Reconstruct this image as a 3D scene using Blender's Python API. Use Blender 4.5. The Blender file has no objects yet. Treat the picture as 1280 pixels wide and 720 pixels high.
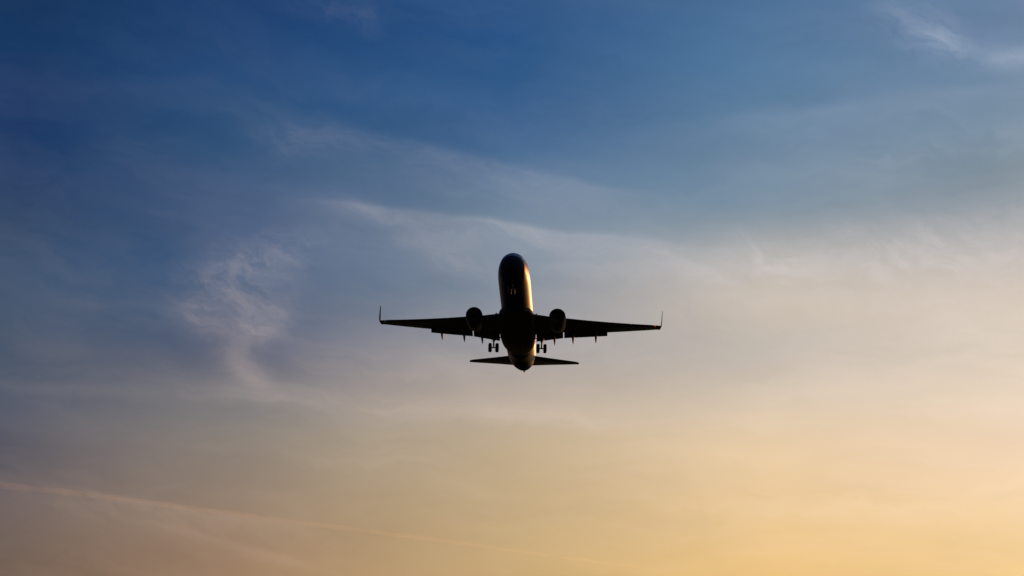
import bpy, bmesh, math, random
from mathutils import Vector, Matrix
R = math.radians
random.seed(7)
scene = bpy.context.scene
COL = scene.collection

# ------------------------------------------------------------------ camera
TILT = R(24.0)
cam_d = bpy.data.cameras.new('camera')
cam_d.sensor_width = 36.0
cam_d.lens = 36.0 * 2574.0 / 1280.0
cam_d.clip_start = 0.1
cam_d.clip_end = 400000.0
cam = bpy.data.objects.new('camera', cam_d)
COL.objects.link(cam)
cam.location = (0, 0, 1.7)
cam.rotation_euler = (math.pi / 2 + TILT, 0, 0)
scene.camera = cam

SUN_AZ, SUN_EL = 27.0, 16.0        # degrees to the right of the view direction, above the horizon

def direction(px, py):
    """world direction of a point of the photograph (1280 x 720) as azimuth, elevation in radians"""
    u, v = (px - 640) / 2574.0, (360 - py) / 2574.0
    x = u
    y = math.cos(TILT) - v * math.sin(TILT)
    z = math.sin(TILT) + v * math.cos(TILT)
    return math.atan2(x, y), math.atan2(z, math.hypot(x, y))

# ------------------------------------------------------------------ world
def lin(c):
    return tuple(((v / 255.0) / 12.92 if v / 255.0 <= 0.04045 else ((v / 255.0 + 0.055) / 1.055) ** 2.4) for v in c)

world = bpy.data.worlds.new('World')
scene.world = world
world.use_nodes = True
nt = world.node_tree
nt.nodes.clear()
N, L = nt.nodes, nt.links

def math_n(op, a, b=None, c=None, clamp=False):
    n = N.new('ShaderNodeMath'); n.operation = op; n.use_clamp = clamp
    for i, v in enumerate((a, b, c)):
        if v is None: continue
        if isinstance(v, (int, float)): n.inputs[i].default_value = v
        else: L.new(v, n.inputs[i])
    return n.outputs[0]

def maprange(v, a, b, c=0.0, d=1.0, interp='LINEAR'):
    n = N.new('ShaderNodeMapRange'); n.interpolation_type = interp
    L.new(v, n.inputs['Value'])
    n.inputs['From Min'].default_value = a; n.inputs['From Max'].default_value = b
    n.inputs['To Min'].default_value = c; n.inputs['To Max'].default_value = d
    return n.outputs['Result']

def mixc(f, a, b, mode='MIX'):
    n = N.new('ShaderNodeMix'); n.data_type = 'RGBA'; n.blend_type = mode
    for idx, v in ((0, f), (6, a), (7, b)):
        if isinstance(v, (int, float)): n.inputs[idx].default_value = v
        elif isinstance(v, tuple): n.inputs[idx].default_value = (*v, 1)
        else: L.new(v, n.inputs[idx])
    return n.outputs[2]

tc = N.new('ShaderNodeTexCoord')
sep = N.new('ShaderNodeSeparateXYZ'); L.new(tc.outputs['Generated'], sep.inputs[0])
DX, DY, DZ = sep.outputs
AZ = math_n('ARCTAN2', DX, DY)
EL = math_n('ARCSINE', DZ)

# sky colours measured by elevation (rows) and azimuth (columns), degrees
rows_px = [11, 181, 271, 361, 451, 541, 715]
cols_px = [10, 320, 640, 960, 1260]
GRID = {
    11: [(4, 48, 92), (6, 59, 113), (12, 73, 127), (65, 107, 149), (86, 119, 156)],
    181: [(1, 49, 97), (40, 79, 120), (58, 100, 145), (93, 127, 157), (102, 129, 150)],
    271: [(36, 64, 100), (59, 87, 126), (107, 131, 154), (132, 149, 163), (150, 157, 164)],
    361: [(47, 75, 106), (54, 85, 122), (126, 140, 157), (197, 186, 171), (210, 197, 186)],
    451: [(66, 81, 103), (95, 100, 119), (159, 154, 154), (196, 186, 174), (214, 199, 181)],
    541: [(80, 82, 98), (138, 129, 121), (189, 169, 141), (228, 201, 165), (236, 209, 180)],
    715: [(104, 86, 76), (153, 119, 90), (202, 168, 113), (236, 193, 125), (232, 193, 129)],
}
E_LO, E_HI = R(-5), R(60)
def ramp(stops):
    """stops: (elevation rad, srgb)"""
    n = N.new('ShaderNodeValToRGB'); cr = n.color_ramp; cr.interpolation = 'B_SPLINE' if False else 'EASE' if False else 'CARDINAL'
    f = maprange(EL, E_LO, E_HI)
    L.new(f, n.inputs[0])
    while len(cr.elements) > 1: cr.elements.remove(cr.elements[-1])
    first = True
    for e, c in stops:
        p = (e - E_LO) / (E_HI - E_LO)
        if first: el = cr.elements[0]; el.position = p; first = False
        else: el = cr.elements.new(p)
        el.color = (*lin(c), 1)
    return n.outputs[0]

HOR = [(120, 92, 80), (170, 124, 88), (214, 160, 100), (244, 190, 112), (252, 200, 120)]
ZEN = [(18, 40, 74), (22, 46, 84), (28, 56, 98), (40, 72, 116), (52, 82, 124)]
outs = []
for k, cx in enumerate(cols_px):
    st = [(R(-2), HOR[k]), (R(8), tuple(int((a + b) / 2) for a, b in zip(HOR[k], GRID[715][k])))]
    for ry in reversed(rows_px):
        st.append((direction(cx, ry)[1], GRID[ry][k]))
    st.append((R(46), ZEN[k]))
    outs.append((direction(cx, 360)[0], ramp(st)))
# around the rest of the horizon: away from the sun, and the glow about the sun
away = ramp([(R(-2), (84, 78, 84)), (R(8), (80, 80, 92)), (R(18), (58, 70, 98)), (R(30), (26, 50, 88)), (R(46), (16, 36, 70))])
glow = ramp([(R(-2), (255, 196, 110)), (R(9), (255, 214, 130)), (R(16), (254, 220, 158)), (R(24), (226, 212, 190)), (R(33), (130, 148, 168)), (R(46), (58, 88, 128))])
cols = [(R(-60), away)] + outs + [(R(36), glow), (R(110), away)]
sky = cols[0][1]
for (a0, _), (a1, c1) in zip(cols, cols[1:]):
    sky = mixc(maprange(AZ, a0, a1), sky, c1)
# a share of the physical sky
nish = N.new('ShaderNodeTexSky'); nish.sky_type = 'NISHITA'; nish.sun_disc = False
nish.sun_elevation = R(SUN_EL); nish.sun_rotation = R(SUN_AZ)
nish.air_density = 1.2; nish.dust_density = 2.0
nish_c = mixc(1.0, nish.outputs[0], (0.05, 0.05, 0.05), 'MULTIPLY')
sky = mixc(0.06, sky, nish_c)

# --- cirrus: noise in direction space, patches where the photograph has them
def comb(x, y, z=None):
    n = N.new('ShaderNodeCombineXYZ')
    for i, v in enumerate((x, y, z)):
        if v is None: continue
        if isinstance(v, (int, float)): n.inputs[i].default_value = v
        else: L.new(v, n.inputs[i])
    return n.outputs[0]
def noise(vec, scale, detail=6, rough=0.6, dist=0.0, w=0.0):
    n = N.new('ShaderNodeTexNoise'); n.noise_dimensions = '4D'
    L.new(vec, n.inputs['Vector']); n.inputs['W'].default_value = w
    n.inputs['Scale'].default_value = scale; n.inputs['Detail'].default_value = detail
    n.inputs['Roughness'].default_value = rough; n.inputs['Distortion'].default_value = dist
    return n.outputs['Fac']
UNIT = 2574.0 / 100.0     # 1 unit = 100 px of the photograph
AU = math_n('MULTIPLY', math_n('MULTIPLY', AZ, math.cos(TILT)), UNIT)
EU = math_n('MULTIPLY', EL, UNIT)
def at(px, py):
    a, e = direction(px, py)
    return a * math.cos(TILT) * UNIT, e * UNIT
# domain warp
base = comb(AU, EU, 0.0)
w1 = math_n('SUBTRACT', noise(base, 0.8, 5, 0.6, 0, 1.3), 0.5)
w2 = math_n('SUBTRACT', noise(base, 0.8, 5, 0.6, 0, 7.7), 0.5)
AW = math_n('ADD', AU, math_n('MULTIPLY', w1, 1.5))
EW = math_n('ADD', EU, math_n('MULTIPLY', w2, 0.9))
def rotated(px, py, ang, wa=1.0):
    """coordinates along / across a patch at a photo point, tilted by ang (degrees, counter-clockwise)"""
    a0, e0 = at(px, py)
    ax = math_n('ADD', AU, math_n('MULTIPLY', w1, 1.5 * wa)); ey = math_n('ADD', EU, math_n('MULTIPLY', w2, 0.9 * wa))
    x = math_n('SUBTRACT', ax, a0); y = math_n('SUBTRACT', ey, e0)
    c, s = math.cos(R(ang)), math.sin(R(ang))
    u = math_n('ADD', math_n('MULTIPLY', x, c), math_n('MULTIPLY', y, s))
    v = math_n('SUBTRACT', math_n('MULTIPLY', y, c), math_n('MULTIPLY', x, s))
    return u, v
def blob(px, py, rx, ry, ang, up=1.0, down=1.0, wa=1.0):
    u, v = rotated(px, py, ang, wa)
    u = math_n('DIVIDE', u, rx / 100.0)
    vu = math_n('DIVIDE', math_n('MAXIMUM', v, 0.0), ry * up / 100.0)
    vd = math_n('DIVIDE', math_n('MINIMUM', v, 0.0), ry * down / 100.0)
    r2 = math_n('ADD', math_n('MULTIPLY', u, u), math_n('ADD', math_n('MULTIPLY', vu, vu), math_n('MULTIPLY', vd, vd)))
    return math_n('POWER', math.e, math_n('MULTIPLY', r2, -1.0))
# streaky fibres, finer across than along
def fibres(ang, sx, sy, scale, w, lo, hi, detail=7, rough=0.62):
    c, s = math.cos(R(ang)), math.sin(R(ang))
    u = math_n('ADD', math_n('MULTIPLY', AW, c), math_n('MULTIPLY', EW, s))
    v = math_n('SUBTRACT', math_n('MULTIPLY', EW, c), math_n('MULTIPLY', AW, s))
    n = noise(comb(math_n('MULTIPLY', u, sx), math_n('MULTIPLY', v, sy), 0.0), scale, detail, rough, 0.2, w)
    return maprange(n, lo, hi, 0, 1, 'SMOOTHSTEP')
F1 = fibres(-12, 0.5, 2.0, 1.5, 0.0, 0.36, 0.70, 9, 0.66)
F2 = fibres(-28, 0.9, 1.9, 2.0, 3.0, 0.34, 0.70, 9, 0.66)
F3 = fibres(-4, 0.22, 1.5, 0.9, 5.0, 0.42, 0.70)
def patch(b, f, amt, floor=0.35):
    return math_n('MULTIPLY', math_n('MULTIPLY', b, amt), math_n('ADD', math_n('MULTIPLY', f, 1 - floor), floor))
parts = [
    patch(blob(305, 375, 56, 46, 0, wa=0.4), F2, 0.38, 0.32),
    patch(blob(255, 390, 36, 20, 10, wa=0.4), F2, 0.28, 0.25),
    patch(blob(335, 405, 26, 20, 30, wa=0.3), F2, 0.26, 0.5),
    patch(blob(295, 430, 28, 34, -10, wa=0.3), F2, 0.27, 0.6),
    patch(blob(312, 468, 34, 15, -38, wa=0.2), F2, 0.36, 0.7),
    patch(blob(320, 325, 80, 26, 15, wa=0.5), F2, 0.32, 0.12),
    patch(blob(455, 259, 75, 5, -4, 0.8, 3.0, 0.18), F1, 0.28, 0.6),
    patch(blob(600, 278, 150, 7, -8, 0.8, 4.5, 0.25), F1, 0.32, 0.45),
    patch(blob(760, 300, 170, 8, -8, 0.8, 5.0, 0.3), F1, 0.30, 0.40),
    patch(blob(880, 340, 70, 12, -28, 0.8, 3.0, 0.3), F1, 0.30, 0.40),
    patch(blob(555, 318, 60, 18, -20, wa=0.5), F2, 0.30, 0.2),
    patch(blob(600, 205, 220, 14, -13, 0.6, 3.4, 0.35), F1, 0.24, 0.35),
    patch(blob(385, 175, 60, 26, -10), F2, 0.20, 0.25),
    patch(blob(1158, 38, 64, 30, -32, wa=0.4), F2, 0.27, 0.2),
    patch(blob(1180, 50, 26, 20, -20, wa=0.2), F2, 0.16, 0.4),
    patch(blob(1275, 74, 50, 15, -4, wa=0.2), F2, 0.30, 0.6),
    patch(blob(1060, 138, 240, 10, 2, 1.2, 4.0, 0.25), F3, 0.20, 0.45),
    patch(blob(1110, 330, 260, 16, 2, 3.0, 4.5, 0.6), F2, 0.40, 0.22),
    patch(blob(960, 330, 60, 26, -30, wa=0.5), F2, 0.30, 0.3),
    patch(blob(1180, 190, 200, 26, 3, wa=0.6), F3, 0.24, 0.2),
    patch(blob(1150, 450, 240, 50, 4), F3, 0.34, 0.0),
    patch(blob(720, 526, 260, 14, -3, wa=0.4), F3, 0.34, 0.2),
    patch(blob(450, 500, 240, 12, -3, wa=0.4), F3, 0.22, 0.2),
    patch(blob(560, 460, 260, 40, 2), F3, 0.26, 0.1),
    patch(blob(950, 620, 330, 50, 5), F3, 0.34, 0.0),
    patch(blob(420, 560, 200, 34, -4), F3, 0.28, 0.1),
    patch(blob(130, 490, 160, 8, 0, wa=0.4), F3, 0.16, 0.3),
    patch(blob(200, 632, 170, 18, -7, 0.3, 1.6, 0.2), F2, 0.22, 0.4),
    patch(blob(330, 692, 130, 7, -14, 0.8, 1.4, 0.2), F1, 0.14, 0.5),
    patch(blob(420, 10, 60, 20, -10), F2, 0.12, 0.2),
]
cl = parts[0]
for p in parts[1:]: cl = math_n('ADD', cl, p)
# faint all-over veil, and slow large-scale unevenness
veil = math_n('MULTIPLY', fibres(-6, 0.35, 1.2, 0.8, 9.0, 0.35, 0.70), maprange(EL, R(31), R(24), 0.05, 0.13))
cl = math_n('MINIMUM', math_n('ADD', cl, veil), 0.8)
cloud_col = mixc(maprange(EL, R(15), R(28)), (0.98, 0.72, 0.46), (0.42, 0.48, 0.61))
cloud_side = mixc(maprange(AZ, R(-16), R(14)), (0.50, 0.47, 0.50), (1.28, 1.24, 1.18))
cloud_col = mixc(1.0, cloud_col, cloud_side, 'MULTIPLY')
sky2 = mixc(cl, sky, cloud_col)
big = noise(base, 0.35, 3, 0.5, 0, 12.0)
streak = fibres(-5, 0.22, 1.3, 0.7, 15.0, 0.3, 0.7, 5, 0.6)
gain = math_n('MULTIPLY', maprange(big, 0.3, 0.7, 0.97, 1.03), maprange(streak, 0, 1, 0.95, 1.055))
sky2 = mixc(1.0, sky2, comb(gain, gain, gain), 'MULTIPLY')
bg = N.new('ShaderNodeBackground'); bg.inputs['Strength'].default_value = 1.0
L.new(sky2, bg.inputs['Color'])
wo = N.new('ShaderNodeOutputWorld'); L.new(bg.outputs[0], wo.inputs['Surface'])

# ------------------------------------------------------------------ sun, exposure
sd = bpy.data.lights.new('sun', 'SUN'); sd.energy = 3.0; sd.angle = R(0.6); sd.color = (1.0, 0.40, 0.14)
so = bpy.data.objects.new('sun', sd); COL.objects.link(so)
sdir = Vector((math.sin(R(SUN_AZ)) * math.cos(R(SUN_EL)), math.cos(R(SUN_AZ)) * math.cos(R(SUN_EL)), math.sin(R(SUN_EL))))
so.rotation_euler = sdir.to_track_quat('Z', 'Y').to_euler()
so.location = sdir * 300
scene.view_settings.view_transform = 'Standard'
scene.view_settings.look = 'None'
scene.view_settings.exposure = 0
scene.view_settings.gamma = 1
scene.view_settings.use_curve_mapping = False
scene.render.engine = 'CYCLES'

# ------------------------------------------------------------------ materials
def mat(name, col, rough=0.5, metal=0.0, var=0.12, scale=1.5, coat=0.0, emit=None, estr=0.0):
    m = bpy.data.materials.new(name); m.use_nodes = True
    t = m.node_tree; b = t.nodes['Principled BSDF']
    tcn = t.nodes.new('ShaderNodeTexCoord'); nz = t.nodes.new('ShaderNodeTexNoise')
    nz.inputs['Scale'].default_value = scale; nz.inputs['Detail'].default_value = 6
    t.links.new(tcn.outputs['Object'], nz.inputs['Vector'])
    r = t.nodes.new('ShaderNodeValToRGB')
    r.color_ramp.elements[0].position = 0.3; r.color_ramp.elements[1].position = 0.7
    r.color_ramp.elements[0].color = (*[c * (1 - var) for c in col], 1)
    r.color_ramp.elements[1].color = (*[min(1, c * (1 + var)) for c in col], 1)
    t.links.new(nz.outputs['Fac'], r.inputs[0]); t.links.new(r.outputs[0], b.inputs['Base Color'])
    mr = t.nodes.new('ShaderNodeMapRange'); mr.inputs['To Min'].default_value = rough * 0.85; mr.inputs['To Max'].default_value = min(1, rough * 1.2)
    t.links.new(nz.outputs['Fac'], mr.inputs['Value']); t.links.new(mr.outputs[0], b.inputs['Roughness'])
    b.inputs['Metallic'].default_value = metal
    b.inputs['Coat Weight'].default_value = coat; b.inputs['Coat Roughness'].default_value = 0.15
    if emit:
        b.inputs['Emission Color'].default_value = (*emit, 1); b.inputs['Emission Strength'].default_value = estr
    return m
M_BODY = mat('white_fuselage_paint_belly_shade', (0.31, 0.31, 0.32), 0.42, coat=0.0, var=0.06)
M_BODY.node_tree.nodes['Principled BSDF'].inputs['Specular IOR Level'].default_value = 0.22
def paint_belly_shade(m, low, z0, z1):
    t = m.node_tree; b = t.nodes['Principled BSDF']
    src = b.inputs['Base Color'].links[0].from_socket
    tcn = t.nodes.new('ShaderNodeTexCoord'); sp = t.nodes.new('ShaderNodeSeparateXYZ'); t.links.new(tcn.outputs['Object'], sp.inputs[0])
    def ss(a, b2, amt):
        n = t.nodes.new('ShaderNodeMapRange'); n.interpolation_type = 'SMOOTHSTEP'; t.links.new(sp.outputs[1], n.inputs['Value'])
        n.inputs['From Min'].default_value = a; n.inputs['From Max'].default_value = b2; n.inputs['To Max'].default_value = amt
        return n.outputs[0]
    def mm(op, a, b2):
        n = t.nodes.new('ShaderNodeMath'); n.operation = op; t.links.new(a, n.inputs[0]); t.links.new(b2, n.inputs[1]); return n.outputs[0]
    # belly shade painted into the base colour, sweeping up over nose and tail
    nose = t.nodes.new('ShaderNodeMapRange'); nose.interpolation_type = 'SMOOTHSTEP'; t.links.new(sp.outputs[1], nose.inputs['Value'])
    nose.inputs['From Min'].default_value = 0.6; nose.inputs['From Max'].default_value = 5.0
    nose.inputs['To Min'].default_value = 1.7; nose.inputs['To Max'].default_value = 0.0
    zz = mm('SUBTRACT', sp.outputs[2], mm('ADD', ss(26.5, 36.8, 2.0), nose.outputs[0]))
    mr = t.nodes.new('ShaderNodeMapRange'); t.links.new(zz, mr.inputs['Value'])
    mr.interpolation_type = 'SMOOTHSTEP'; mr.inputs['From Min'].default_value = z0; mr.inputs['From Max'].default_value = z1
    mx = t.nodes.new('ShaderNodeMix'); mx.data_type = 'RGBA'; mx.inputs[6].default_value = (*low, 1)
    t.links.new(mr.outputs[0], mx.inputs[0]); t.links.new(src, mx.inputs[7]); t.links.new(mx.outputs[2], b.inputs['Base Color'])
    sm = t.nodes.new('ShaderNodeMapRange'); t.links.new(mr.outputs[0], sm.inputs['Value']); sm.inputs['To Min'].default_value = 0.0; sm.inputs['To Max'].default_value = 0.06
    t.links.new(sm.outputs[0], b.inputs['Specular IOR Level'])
paint_belly_shade(M_BODY, (0.025, 0.035, 0.08), -1.85, -0.55)  # navy low tone stands in for underside shade, blended softly into the lit side
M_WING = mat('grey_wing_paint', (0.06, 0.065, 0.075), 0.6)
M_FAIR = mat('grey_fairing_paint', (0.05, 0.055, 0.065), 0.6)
M_METAL = mat('bare_metal', (0.5, 0.5, 0.52), 0.35, metal=1.0)
M_NAC = mat('dark_blue_nacelle_paint', (0.02, 0.025, 0.05), 0.6)
M_DARK = mat('dark_metal', (0.05, 0.05, 0.055), 0.5, metal=0.6)
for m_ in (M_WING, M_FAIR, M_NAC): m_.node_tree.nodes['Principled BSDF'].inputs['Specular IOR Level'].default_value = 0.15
M_RUB = mat('black_rubber', (0.02, 0.02, 0.02), 0.8)
M_GLASS = mat('dark_window_glass', (0.01, 0.014, 0.02), 0.08, coat=0.5)
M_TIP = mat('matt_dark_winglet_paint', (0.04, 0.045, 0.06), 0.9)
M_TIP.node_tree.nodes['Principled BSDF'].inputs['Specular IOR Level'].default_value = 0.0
M_STRUT = mat('grey_gear_paint', (0.12, 0.12, 0.12), 0.5)
M_RED = mat('red_lamp', (0.5, 0.02, 0.01), 0.3, emit=(1.0, 0.05, 0.02), estr=0.6)
M_GREEN = mat('green_lamp', (0.01, 0.3, 0.1), 0.3, emit=(0.05, 1.0, 0.4), estr=0.05)
M_LAMP = mat('clear_lamp_glass', (0.6, 0.6, 0.6), 0.1)

# ------------------------------------------------------------------ mesh helpers
# aircraft coordinates: x aft from the nose, y towards its port side (right in the photo), z up
def P3(x, y, z): return Vector((y, x, z))
def mesh_obj(name, bm, m, parent=None, smooth=True, angle=35):
    bmesh.ops.remove_doubles(bm, verts=bm.verts, dist=1e-5)
    bmesh.ops.recalc_face_normals(bm, faces=bm.faces)
    me = bpy.data.meshes.new(name); bm.to_mesh(me); bm.free()
    me.materials.append(m)
    if smooth:
        me.shade_smooth() if hasattr(me, 'shade_smooth') else None
        try: me.set_sharp_from_angle(angle=R(angle))
        except Exception: pass
    o = bpy.data.objects.new(name, me); COL.objects.link(o)
    if parent is not None: o.parent = parent
    return o
def loft(bm, rings, cap=True):
    vs = [[bm.verts.new(p) for p in r] for r in rings]
    n = len(rings[0])
    for a, b in zip(vs, vs[1:]):
        for i in range(n):
            j = (i + 1) % n
            bm.faces.new((a[i], a[j], b[j], b[i]))
    if cap:
        bm.faces.new(vs[0]); bm.faces.new(vs[-1][::-1])
    return vs
def tube(bm, a, b, ra, rb=None, n=14):
    a, b = Vector(a), Vector(b); rb = ra if rb is None else rb
    d = (b - a).normalized(); q = d.to_track_quat('Z', 'Y')
    rings = []
    for c, r in ((a, ra), (b, rb)):
        rings.append([c + q @ Vector((r * math.cos(2 * math.pi * i / n), r * math.sin(2 * math.pi * i / n), 0)) for i in range(n)])
    loft(bm, rings)
def lathe_x(bm, prof, cx, cy, cz, n=40, squash=None, cap=True):
    """prof: (x offset, radius) about an axis along x"""
    rings = []
    for x, r in prof:
        ring = []
        for i in range(n):
            a = 2 * math.pi * i / n
            yy, zz = r * math.cos(a), r * math.sin(a)
            if squash and zz < 0: zz *= squash
            ring.append(P3(cx + x, cy + yy, cz + zz))
        rings.append(ring)
    loft(bm, rings, cap)
def plate(bm, pts, t, axis):
    """thin solid plate: outline pts extruded by t along axis"""
    ax = Vector(axis) * t
    a = [bm.verts.new(Vector(p) - ax / 2) for p in pts]; b = [bm.verts.new(Vector(p) + ax / 2) for p in pts]
    bm.faces.new(a); bm.faces.new(b[::-1])
    n = len(pts)
    for i in range(n): bm.faces.new((a[i], b[i], b[(i + 1) % n], a[(i + 1) % n]))
def interp(tab, x):
    """smooth (monotone cubic) interpolation of rows (x, v1, v2...)"""
    if x <= tab[0][0]: return list(tab[0][1:])
    if x >= tab[-1][0]: return list(tab[-1][1:])
    for i in range(len(tab) - 1):
        if tab[i][0] <= x <= tab[i + 1][0]: break
    a, b = tab[i], tab[i + 1]; h = b[0] - a[0]; t = (x - a[0]) / h
    res = []
    for k in range(1, len(a)):
        d = (b[k] - a[k]) / h
        def slope(j):
            if j == 0 or j == len(tab) - 1:
                return d
            s0 = (tab[j][k] - tab[j - 1][k]) / (tab[j][0] - tab[j - 1][0]); s1 = (tab[j + 1][k] - tab[j][k]) / (tab[j + 1][0] - tab[j][0])
            return 0 if s0 * s1 <= 0 else 2 * s0 * s1 / (s0 + s1)
        m0, m1 = slope(i) * h, slope(i + 1) * h
        res.append((2 * t**3 - 3 * t**2 + 1) * a[k] + (t**3 - 2 * t**2 + t) * m0 + (-2 * t**3 + 3 * t**2) * b[k] + (t**3 - t**2) * m1)
    return res

# ------------------------------------------------------------------ setting: the ground
def ground():
    bm = bmesh.new()
    rad = [0, 30, 120, 400, 1500, 6000, 20000, 60000, 150000]
    n = 48; prev = None
    c = bm.verts.new((0, 0, 0))
    for r in rad[1:]:
        ring = [bm.verts.new((r * math.cos(2 * math.pi * i / n), r * math.sin(2 * math.pi * i / n), -0.3 if r > 1000 else 0)) for i in range(n)]
        for i in range(n):
            j = (i + 1) % n
            if prev is None: bm.faces.new((c, ring[i], ring[j]))
            else: bm.faces.new((prev[i], ring[i], ring[j], prev[j]))
        prev = ring
    m = mat('dark_grass', (0.035, 0.045, 0.018), 0.95, var=0.35, scale=0.15)
    m.node_tree.nodes['Principled BSDF'].inputs['Specular IOR Level'].default_value = 0.0
    o = mesh_obj('ground', bm, m)
    o['kind'] = 'structure'
ground()

# ------------------------------------------------------------------ the airliner
plane = bpy.data.objects.new('airliner', None); COL.objects.link(plane)
plane['label'] = 'dark twin-engine passenger jet overhead with its landing gear and flaps down'
plane['category'] = 'airplane'
plane.rotation_mode = 'YXZ'
plane.rotation_euler = (R(-0.20), R(2.21), R(-2.34))
plane.location = (0.0, 212.85, 98.90 + 1.7)

FUS = [  # x, half width, z top, z bottom
    (0.0, 0.03, -0.52, -0.58), (0.08, 0.30, -0.27, -0.82), (0.25, 0.55, -0.04, -1.02), (0.55, 0.83, 0.18, -1.20), (1.0, 1.03, 0.42, -1.40),
    (1.4, 1.17, 0.70, -1.52), (2.0, 1.34, 1.14, -1.66), (2.6, 1.47, 1.47, -1.76), (3.3, 1.60, 1.72, -1.86), (4.3, 1.74, 1.91, -1.95),
    (5.5, 1.84, 1.98, -2.0), (7.0, 1.88, 2.0, -2.01), (24.5, 1.88, 2.0, -2.01), (26.2, 1.87, 2.0, -1.93), (28, 1.82, 2.0, -1.62),
    (30, 1.77, 1.98, -1.38), (32, 1.62, 1.93, -0.95), (34, 1.36, 1.86, -0.42), (35.4, 1.08, 1.78, 0.02), (36.4, 0.80, 1.66, 0.38),
    (37.1, 0.52, 1.52, 0.68), (37.45, 0.30, 1.36, 0.88), (37.6, 0.19, 1.27, 0.95), (38.3, 0.13, 1.20, 1.0)]
def fus_pt(x, phi, off=0.0):
    """phi in degrees from the top, positive to port"""
    w, zt, zb = interp(FUS, x); zc, h = (zt + zb) / 2, (zt - zb) / 2
    a = R(phi)
    return P3(x, (w + off) * math.sin(a), zc + (h + off) * math.cos(a))
bm = bmesh.new()
xs = [0, 0.03, 0.08, 0.15, 0.25, 0.4, 0.55, 0.75] + [1 + 0.2 * i for i in range(23)] + [5.5 + 1.0 * i for i in range(20)] + [25 + 0.5 * i for i in range(25)] + [37.2, 37.3, 37.45, 37.52, 37.6, 37.85, 38.1, 38.3]
loft(bm, [[fus_pt(x, 360 * i / 64) for i in range(64)] for x in sorted(set(xs))])
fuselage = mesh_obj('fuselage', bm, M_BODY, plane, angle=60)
bm = bmesh.new()
lathe_x(bm, [(0, 0.12), (0.22, 0.10), (0.24, 0.08), (0.05, 0.07)], 38.27, 0, 1.1, 20)
mesh_obj('exhaust', bm, M_METAL, fuselage)

def skin_patch(bm, x0, x1, p0, p1, off=0.012, nx=6, np_=6, x0b=None, x1b=None):
    """raised panel on the fuselage skin, between two stations and two angles"""
    x0b = x0 if x0b is None else x0b; x1b = x1 if x1b is None else x1b
    top, bot = [], []
    for j in range(np_ + 1):
        t = j / np_; a0, a1 = x0 + (x0b - x0) * t, x1 + (x1b - x1) * t
        phi = p0 + (p1 - p0) * t
        top.append([bm.verts.new(fus_pt(a0 + (a1 - a0) * i / nx, phi, off)) for i in range(nx + 1)])
        bot.append([bm.verts.new(fus_pt(a0 + (a1 - a0) * i / nx, phi, -0.02)) for i in range(nx + 1)])
    for j in range(np_):
        for i in range(nx):
            bm.faces.new((top[j][i], top[j][i + 1], top[j + 1][i + 1], top[j + 1][i]))
            bm.faces.new((bot[j][i], bot[j + 1][i], bot[j + 1][i + 1], bot[j][i + 1]))
    for i in range(nx):
        bm.faces.new((top[0][i], bot[0][i], bot[0][i + 1], top[0][i + 1])); bm.faces.new((top[-1][i], top[-1][i + 1], bot[-1][i + 1], bot[-1][i]))
    for j in range(np_):
        bm.faces.new((top[j][0], top[j + 1][0], bot[j + 1][0], bot[j][0])); bm.faces.new((top[j][-1], bot[j][-1], bot[j + 1][-1], top[j + 1][-1]))
for s in (-1, 1):
    for (a, b, p, q, a2, b2) in ((1.15, 1.95, 2.5, 33, 1.2, 2.05), (1.25, 2.15, 36, 60, 1.5, 2.55), (1.6, 2.7, 62, 76, 2.0, 2.75)):
        bm = bmesh.new(); skin_patch(bm, a, b, s * p, s * q, 0.012, 6, 6, a2, b2)
        mesh_obj('cockpit_window', bm, M_GLASS, fuselage)
    x = 5.9
    while x < 30.5:
        wdt, zt, zb = interp(FUS, x)
        phi = math.degrees(math.acos(max(-1, min(1, (0.42 - (zt + zb) / 2) / ((zt - zb) / 2)))))
        bm = bmesh.new(); skin_patch(bm, x, x + 0.23, s * (phi - 5), s * (phi + 5), 0.008, 1, 2)
        mesh_obj('cabin_window', bm, M_GLASS, fuselage)
        x += 0.508
    for dx, dw in ((3.9, 0.86), (32.0, 0.76)):
        bm = bmesh.new(); skin_patch(bm, dx, dx + dw, s * 62, s * 112, 0.012, 3, 10)
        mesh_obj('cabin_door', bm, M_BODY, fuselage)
# belly blade aerials and beacon
for x in (8.2, 10.1):
    bm = bmesh.new(); zb = interp(FUS, x)[2]
    plate(bm, [P3(x, 0, zb + 0.02), P3(x + 0.35, 0, zb + 0.02), P3(x + 0.42, 0, zb - 0.28), P3(x + 0.22, 0, zb - 0.28)], 0.03, (1, 0, 0))
    mesh_obj('blade_aerial', bm, M_WING, fuselage)

# wing-body fairing
bm = bmesh.new()
FAIR = [(11.6, 1.2, -1.3, -2.0), (12.4, 1.75, -0.95, -2.1), (13.4, 2.05, -0.75, -2.22), (15, 2.2, -0.7, -2.34), (18, 2.22, -0.7, -2.38), (20.5, 2.15, -0.75, -2.36), (22.5, 1.95, -0.9, -2.25), (24.5, 1.4, -1.2, -2.06), (25.2, 0.9, -1.5, -2.0)]
rings = []
for i in range(35):
    x = 11.6 + 13.6 * i / 34; w, zt, zb = interp(FAIR, x); zc, h = (zt + zb) / 2, (zt - zb) / 2
    ring = []
    for k in range(40):
        a = 2 * math.pi * k / 40; c, s = math.cos(a), math.sin(a)
        ring.append(P3(x, w * math.copysign(abs(c) ** 0.6, c), zc + h * math.copysign(abs(s) ** 0.75, s)))
    rings.append(ring)
loft(bm, rings)
mesh_obj('belly_fairing', bm, M_FAIR, plane, angle=50)

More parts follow.
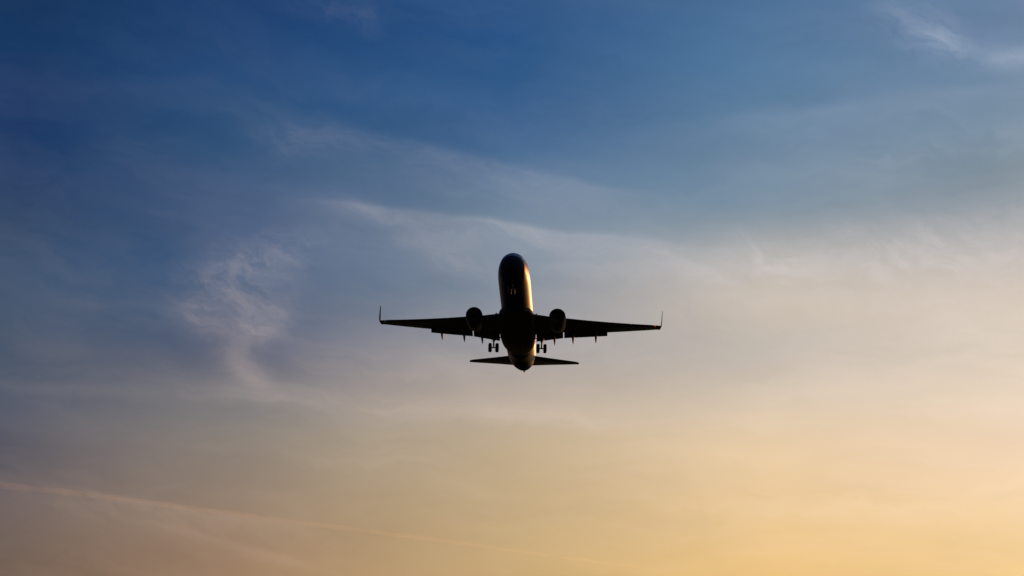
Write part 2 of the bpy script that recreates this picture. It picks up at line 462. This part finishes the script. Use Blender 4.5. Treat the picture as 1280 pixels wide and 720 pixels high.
# aerofoil sections ------------------------------------------------
def foil(chord, thick, n=12, camber=0.02):
    """closed section, local (x aft, z up), nose at 0"""
    up, lo = [], []
    for i in range(n + 1):
        c = 0.5 * (1 - math.cos(math.pi * i / n))
        yt = 5 * thick * (0.2969 * math.sqrt(c) - 0.1260 * c - 0.3516 * c**2 + 0.2843 * c**3 - 0.1015 * c**4)
        yc = camber * 4 * c * (1 - c)
        up.append((c * chord, (yc + yt) * chord)); lo.append((c * chord, (yc - yt) * chord))
    return up[::-1] + lo[1:]
def section(xle, y, zle, chord, thick, twist=0.0, camber=0.02, cant=0.0):
    """twist: nose-up degrees; cant: degrees the section's up axis leans inboard"""
    ct, st = math.cos(R(twist)), math.sin(R(twist)); pts = []
    for a, b in foil(chord, thick, camber=camber):
        a2 = a * ct + b * st; b2 = -a * st + b * ct
        sy = math.copysign(1, y)
        pts.append(P3(xle + a2, y - sy * b2 * math.sin(R(cant)), zle + b2 * math.cos(R(cant))))
    return pts
WING = [(0.0, 12.7, 20.7), (1.88, 13.85, 20.75), (5.6, 16.0, 20.8), (17.16, 22.05, 23.5)]
def wing_at(y):
    y = abs(y)
    for a, b in zip(WING, WING[1:]):
        if y <= b[0] or b is WING[-1]:
            t = (y - a[0]) / (b[0] - a[0]); return a[1] + (b[1] - a[1]) * t, a[2] + (b[2] - a[2]) * t
def wing_z(y):
    y = abs(y); return -1.40 + 0.10 * (y - 1.88) + 0.0030 * y * y
def make_flap(bm, s, ys, dx, dz, fc, ang, th=0.13):
    """flap element: dx,dz offset of its nose from the wing's trailing edge, fc chord fraction-like function"""
    rings = []
    for y in ys:
        le, te = wing_at(y); c = te - le; z = wing_z(y) - math.sin(R(1.2 - 0.27 * y)) * c * 0.8
        rings.append(section(te + dx * c / 5.0, s * y, z + dz - 0.01 * c, fc(c), th, ang, 0.03))
    loft(bm, rings)
for s in (-1, 1):
    bm = bmesh.new(); rings = []
    # main wing box: chord cut short where the flaps have run out
    for y in [0.6, 1.88, 3.0, 4.3, 5.6, 7.5, 9.5, 10.85, 10.92, 12.5, 14.5, 16.2, 17.16]:
        le, te = wing_at(y); c = te - le
        if y < 10.9: c *= 0.87
        rings.append(section(le, s * y, wing_z(y), c, 0.135 - 0.0022 * y, 1.2 - 0.27 * y))
    loft(bm, rings)
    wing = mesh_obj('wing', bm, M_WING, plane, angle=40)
    # winglet
    bm = bmesh.new(); zt = wing_z(17.16); rings = []
    for (y, dz, xl, c, cant) in ((17.12, 0.0, 22.04, 1.57, 0), (17.32, 0.04, 22.2, 1.5, 20), (17.48, 0.16, 22.38, 1.38, 48), (17.56, 0.36, 22.55, 1.25, 68), (17.60, 0.75, 22.75, 1.1, 82), (17.64, 1.6, 23.2, 0.85, 86), (17.69, 2.75, 23.8, 0.5, 87)):
        rings.append(section(xl, s * y, zt + dz, c, 0.09, -3.4, 0.0, cant))
    loft(bm, rings)
    mesh_obj('winglet', bm, M_TIP, wing)
    # flaps: fore and main element, inboard and outboard of the engine
    for y0, y1 in ((2.25, 5.5), (5.62, 10.9)):
        ys = [y0 + (y1 - y0) * i / 4 for i in range(5)]
        bm = bmesh.new()
        make_flap(bm, s, ys, -0.9, 0.02, lambda c: 0.09 * c + 0.18, 20, 0.15)
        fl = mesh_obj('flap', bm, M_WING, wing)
        bm = bmesh.new()
        make_flap(bm, s, ys, -0.32, -0.15, lambda c: 0.06 * c + 0.20, 36, 0.15)
        mesh_obj('aft_flap', bm, M_WING, fl)
    # slats along the outboard leading edge
    for k in range(4):
        y0 = 5.9 + k * 2.65; y1 = y0 + 2.58
        bm = bmesh.new(); rings = []
        for y in (y0, (y0 + y1) / 2, y1):
            le, te = wing_at(y); c = te - le; ch = 0.13 * c + 0.12
            rings.append(section(le - 0.55 * ch, s * y, wing_z(y) - 0.20 * ch, ch, 0.16, -16, 0.10))
        loft(bm, rings)
        mesh_obj('slat', bm, M_METAL if False else M_WING, wing)
    # flap track fairings
    for y, ln in ((4.45, 2.9), (6.7, 2.7), (9.5, 2.3)):
        le, te = wing_at(y); z = wing_z(y); bm = bmesh.new(); rings = []
        for i in range(15):
            t = i / 14; r = 0.21 * (math.sin(math.pi * min(1, t * 1.02 + 0.02)) ** 0.6) * (1 - 0.35 * t) + 0.012
            x = te - ln * 0.62 + ln * t; drop = 0.28 + 0.22 * math.sin(t * 2) + (0.95 * (t - 0.45) ** 1.2 if t > 0.45 else 0)
            ring = []
            for k in range(14):
                a = 2 * math.pi * k / 14
                ring.append(P3(x, s * y + r * 0.85 * math.cos(a), z - drop + r * 1.2 * math.sin(a)))
            rings.append(ring)
        loft(bm, rings)
        mesh_obj('flap_track_fairing', bm, M_FAIR, wing)
    # navigation lamp at the tip of the leading edge
    bm = bmesh.new(); bmesh.ops.create_icosphere(bm, subdivisions=2, radius=0.11)
    for v in bm.verts: v.co = Vector((v.co.x * 1.2, v.co.y * 1.6, v.co.z * 0.7)) + P3(22.03, s * 16.75, wing_z(16.9) - 0.01)
    nl = mesh_obj('navigation_light', bm, M_RED if s > 0 else M_GREEN, wing)
    nl['label'] = 'red wingtip light' if s > 0 else 'green wingtip light'
    # landing light in the wing root
    bm = bmesh.new(); bmesh.ops.create_icosphere(bm, subdivisions=2, radius=0.15)
    for v in bm.verts: v.co = v.co + P3(14.02, s * 2.4, wing_z(2.4) + 0.02)
    mesh_obj('landing_light', bm, M_LAMP, wing)

    # engine ---------------------------------------------------------
    ey, ez, ex = s * 4.97, -2.10, 12.35
    eng = bpy.data.objects.new('engine', None); COL.objects.link(eng); eng.parent = plane; eng.location = P3(ex, ey, ez)
    def E(name, bm, m, par=eng, angle=40):
        o = mesh_obj(name, bm, m, par, angle=angle); o.location = (0, 0, 0)
        if par is eng: o.data.transform(Matrix.Translation(-P3(ex, ey, ez)))
        return o
    bm = bmesh.new()
    lathe_x(bm, [(0.75, 0.76), (0.4, 0.76), (0.15, 0.80), (0.04, 0.85), (0.0, 0.89), (0.03, 0.93), (0.12, 0.965), (0.35, 1.0), (0.8, 1.03), (1.4, 1.04), (2.1, 1.01), (2.8, 0.94), (3.4, 0.84), (3.42, 0.80), (2.6, 0.78), (1.5, 0.76), (0.75, 0.76)], ex, ey, ez, 48, 0.93, cap=False)
    E('nacelle', bm, M_NAC)
    bm = bmesh.new()
    lathe_x(bm, [(0.14, 0.80), (0.04, 0.85), (-0.006, 0.89), (0.03, 0.936), (0.14, 0.975)], ex, ey, ez, 48, 0.93, cap=False)
    E('inlet_lip', bm, M_DARK)
    bm = bmesh.new()
    lathe_x(bm, [(2.2, 0.60), (3.3, 0.58), (3.95, 0.50), (4.3, 0.42), (4.32, 0.38), (3.8, 0.36)], ex, ey, ez + 0.02, 32)
    core = E('core_nozzle', bm, M_DARK)
    bm = bmesh.new()
    lathe_x(bm, [(3.9, 0.27), (4.4, 0.25), (4.8, 0.15), (5.05, 0.03)], ex, ey, ez + 0.02, 24)
    E('exhaust_plug', bm, M_DARK)
    bm = bmesh.new()
    nb = 24
    for k in range(nb):
        a = 2 * math.pi * k / nb; pts = []
        for (r, w, tw) in ((0.22, 0.10, 30), (0.5, 0.13, 48), (0.755, 0.12, 62)):
            for sg in (-1, 1):
                da = sg * w * math.sin(R(tw)) / r; xx = 0.62 + sg * w * math.cos(R(tw)) * 0.5
                pts.append(bm.verts.new(P3(ex + xx, ey + r * math.cos(a + da), ez + r * math.sin(a + da))))
        for i in range(2): bm.faces.new((pts[2 * i], pts[2 * i + 1], pts[2 * i + 3], pts[2 * i + 2]))
    lathe_x(bm, [(0.76, 0.75), (0.80, 0.75)], ex, ey, ez, 32)
    fan = E('fan', bm, M_DARK)
    bm = bmesh.new()
    lathe_x(bm, [(0.28, 0.01), (0.34, 0.06), (0.45, 0.14), (0.6, 0.22), (0.7, 0.23)], ex, ey, ez, 24)
    E('spinner', bm, M_DARK)
    # pylon
    bm = bmesh.new(); rings = []
    for (x, zt_, zb_, w) in ((13.3, -1.22, -1.35, 0.05), (13.9, -1.03, -1.45, 0.13), (14.8, -0.90, -1.5, 0.19), (15.8, -0.85, -1.6, 0.21), (17.0, -0.98, -1.9, 0.2), (18.3, -1.1, -1.6, 0.14), (19.3, -1.2, -1.35, 0.04)):
        rings.append([P3(x, ey + a * w, (zt_ if b > 0 else zb_)) for a, b in ((-1, -1), (1, -1), (1, 1), (-1, 1))])
    loft(bm, rings); E('pylon', bm, M_FAIR)

    # tailplane -------------------------------------------------------
    bm = bmesh.new(); rings = []
    for y, le, te, z in ((0.5, 32.7, 37.15, 1.12), (1.2, 33.15, 37.2, 1.20), (3.5, 34.72, 37.45, 1.52), (6.6, 36.65, 37.85, 1.93), (7.0, 36.95, 37.88, 1.98), (7.17, 37.25, 37.8, 2.0)):
        rings.append(section(le, s * y, z, te - le, 0.09 if y < 7 else 0.06, -4.0, 0.0))
    loft(bm, rings)
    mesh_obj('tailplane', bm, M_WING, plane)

    # main landing gear ------------------------------------------------
    gy, gx, az = s * 2.93, 19.65, -3.36
    bm = bmesh.new()
    tube(bm, P3(gx - 0.15, gy, -1.35), P3(gx, gy, -2.55), 0.15, 0.13)
    tube(bm, P3(gx, gy, -2.5), P3(gx, gy, az), 0.095)
    tube(bm, P3(gx, gy - 0.50, az), P3(gx, gy + 0.50, az), 0.075)
    tube(bm, P3(gx, gy, -2.45), P3(gx - 0.1, gy - s * 1.35, -1.7), 0.06)            # side brace
    tube(bm, P3(gx + 0.05, gy, -2.4), P3(gx + 0.40, gy, -2.75), 0.045); tube(bm, P3(gx + 0.40, gy, -2.75), P3(gx + 0.05, gy, az + 0.05), 0.045)
    tube(bm, P3(gx + 0.0, gy, -2.2), P3(gx + 1.1, gy, -1.35), 0.05)
    gear = mesh_obj('main_landing_gear', bm, M_STRUT, plane)
    for t in (-1, 1):
        wy = gy + t * 0.425; bm = bmesh.new(); rings = []
        prof = [(-0.13, 0.30), (-0.18, 0.40), (-0.195, 0.48), (-0.16, 0.545), (-0.06, 0.57), (0.06, 0.57), (0.16, 0.545), (0.195, 0.48), (0.18, 0.40), (0.13, 0.30)]
        for (o_, r) in prof:
            rings.append([P3(gx + r * math.cos(2 * math.pi * i / 36), wy + o_, az + r * math.sin(2 * math.pi * i / 36)) for i in range(36)])
        loft(bm, rings); tyre = mesh_obj('tyre', bm, M_RUB, gear)
        bm = bmesh.new(); rings = []
        for (o_, r) in ((-0.15, 0.12), (-0.14, 0.29), (0.14, 0.29), (0.15, 0.12)):
            rings.append([P3(gx + r * math.cos(2 * math.pi * i / 24), wy + o_, az + r * math.sin(2 * math.pi * i / 24)) for i in range(24)])
        loft(bm, rings); mesh_obj('wheel_rim', bm, M_STRUT, gear)
    bm = bmesh.new()
    plate(bm, [P3(gx - 0.45, gy + s * 0.28, -1.45), P3(gx + 0.35, gy + s * 0.28, -1.45), P3(gx + 0.25, gy + s * 0.22, -2.45), P3(gx - 0.3, gy + s * 0.22, -2.45)], 0.04, (1, 0, 0))
    mesh_obj('gear_door', bm, M_WING, gear)

# fin with its dorsal fillet (hidden behind the fuselage from below)
bm = bmesh.new(); rings = []
for z, le, te, th in ((1.2, 29.6, 36.6, 0.085), (2.1, 30.6, 36.7, 0.09), (4.5, 32.9, 37.5, 0.09), (7.5, 35.6, 38.6, 0.09), (9.0, 36.9, 39.2, 0.09), (9.2, 37.3, 39.2, 0.05)):
    rings.append([P3(le + a, b, z) for a, b in foil(te - le, th, camber=0.0)])
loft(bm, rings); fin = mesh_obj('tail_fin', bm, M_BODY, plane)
bm = bmesh.new()
plate(bm, [P3(25.8, 0, 1.95), P3(31.4, 0, 1.95), P3(31.9, 0, 3.35), P3(30.0, 0, 2.55)], 0.12, (1, 0, 0))
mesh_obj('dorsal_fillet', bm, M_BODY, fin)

# nose landing gear
bm = bmesh.new(); nx, nz = 3.75, -2.88
tube(bm, P3(nx + 0.1, 0, -1.8), P3(nx, 0, -2.6), 0.09, 0.08); tube(bm, P3(nx, 0, -2.55), P3(nx - 0.02, 0, nz), 0.055)
tube(bm, P3(nx, -0.26, nz), P3(nx, 0.26, nz), 0.05); tube(bm, P3(nx, 0, -2.4), P3(nx - 0.9, 0, -1.85), 0.045)
ng = mesh_obj('nose_landing_gear', bm, M_STRUT, plane)
for t in (-1, 1):
    wy = t * 0.2; bm = bmesh.new(); rings = []
    for (o_, r) in [(-0.07, 0.16), (-0.1, 0.24), (-0.09, 0.31), (-0.04, 0.345), (0.04, 0.345), (0.09, 0.31), (0.1, 0.24), (0.07, 0.16)]:
        rings.append([P3(nx + r * math.cos(2 * math.pi * i / 30), wy + o_, nz + r * math.sin(2 * math.pi * i / 30)) for i in range(30)])
    loft(bm, rings); mesh_obj('tyre', bm, M_RUB, ng)
    bm = bmesh.new(); y0, y1 = t * 0.42, t * 0.62
    plate(bm, [P3(3.1, y0, -1.80), P3(4.9, y0, -1.88), P3(4.9, y1, -2.45), P3(3.35, y1, -2.36)], 0.035, (1, 0, 0))
    mesh_obj('gear_door', bm, M_NAC, ng)
bm = bmesh.new(); lathe_x(bm, [(0, 0.02), (0.02, 0.10), (0.10, 0.11), (0.16, 0.05)], nx - 0.24, 0, -2.2, 20)
mesh_obj('taxi_light', bm, M_LAMP, ng)

# ------------------------------------------------------------------ contrail: a thin cloud of ice high and far behind
def ray(px, py):
    a, e = direction(px, py); return Vector((math.sin(a) * math.cos(e), math.cos(a) * math.cos(e), math.sin(e)))
ALT = 9500.0
pts = []
for px, py in ((-420, 560), (0, 606), (140, 622), (320, 646), (540, 674), (700, 696), (800, 709)):
    d = ray(px, py); pts.append(d * (ALT / d.z))
bm = bmesh.new(); rings = []
NS = 90
for i in range(NS + 1):
    t = i / NS * (len(pts) - 1); k = min(int(t), len(pts) - 2); f = t - k
    p0, p1, p2, p3 = pts[max(k - 1, 0)], pts[k], pts[k + 1], pts[min(k + 2, len(pts) - 1)]
    c = 0.5 * ((2 * p1) + (p2 - p0) * f + (2 * p0 - 5 * p1 + 4 * p2 - p3) * f * f + (3 * p1 - p0 - 3 * p2 + p3) * f ** 3)
    d = (p2 - p1).normalized(); q = d.to_track_quat('Z', 'Y')
    r = (14 + 44 * (1 - i / NS) ** 0.8) * (1 + 0.10 * math.sin(i * 0.9) + 0.12 * math.sin(i * 2.3 + 1) + random.uniform(-0.06, 0.06))
    if i in (0, NS): r *= 0.2
    rings.append([c + q @ Vector((r * math.cos(2 * math.pi * j / 16), r * math.sin(2 * math.pi * j / 16), 0)) for j in range(16)])
loft(bm, rings)
m = bpy.data.materials.new('contrail_ice'); m.use_nodes = True; t = m.node_tree; t.nodes.clear()
vol = t.nodes.new('ShaderNodeVolumePrincipled'); vol.inputs['Color'].default_value = (1, 0.97, 0.92, 1)
vol.inputs['Density'].default_value = 0.0009; vol.inputs['Anisotropy'].default_value = 0.7
mo = t.nodes.new('ShaderNodeOutputMaterial'); t.links.new(vol.outputs[0], mo.inputs['Volume'])
ct = mesh_obj('contrail', bm, m)
ct['label'] = 'thin pale contrail slanting across the warm lower left of the sky'
ct['category'] = 'contrail'
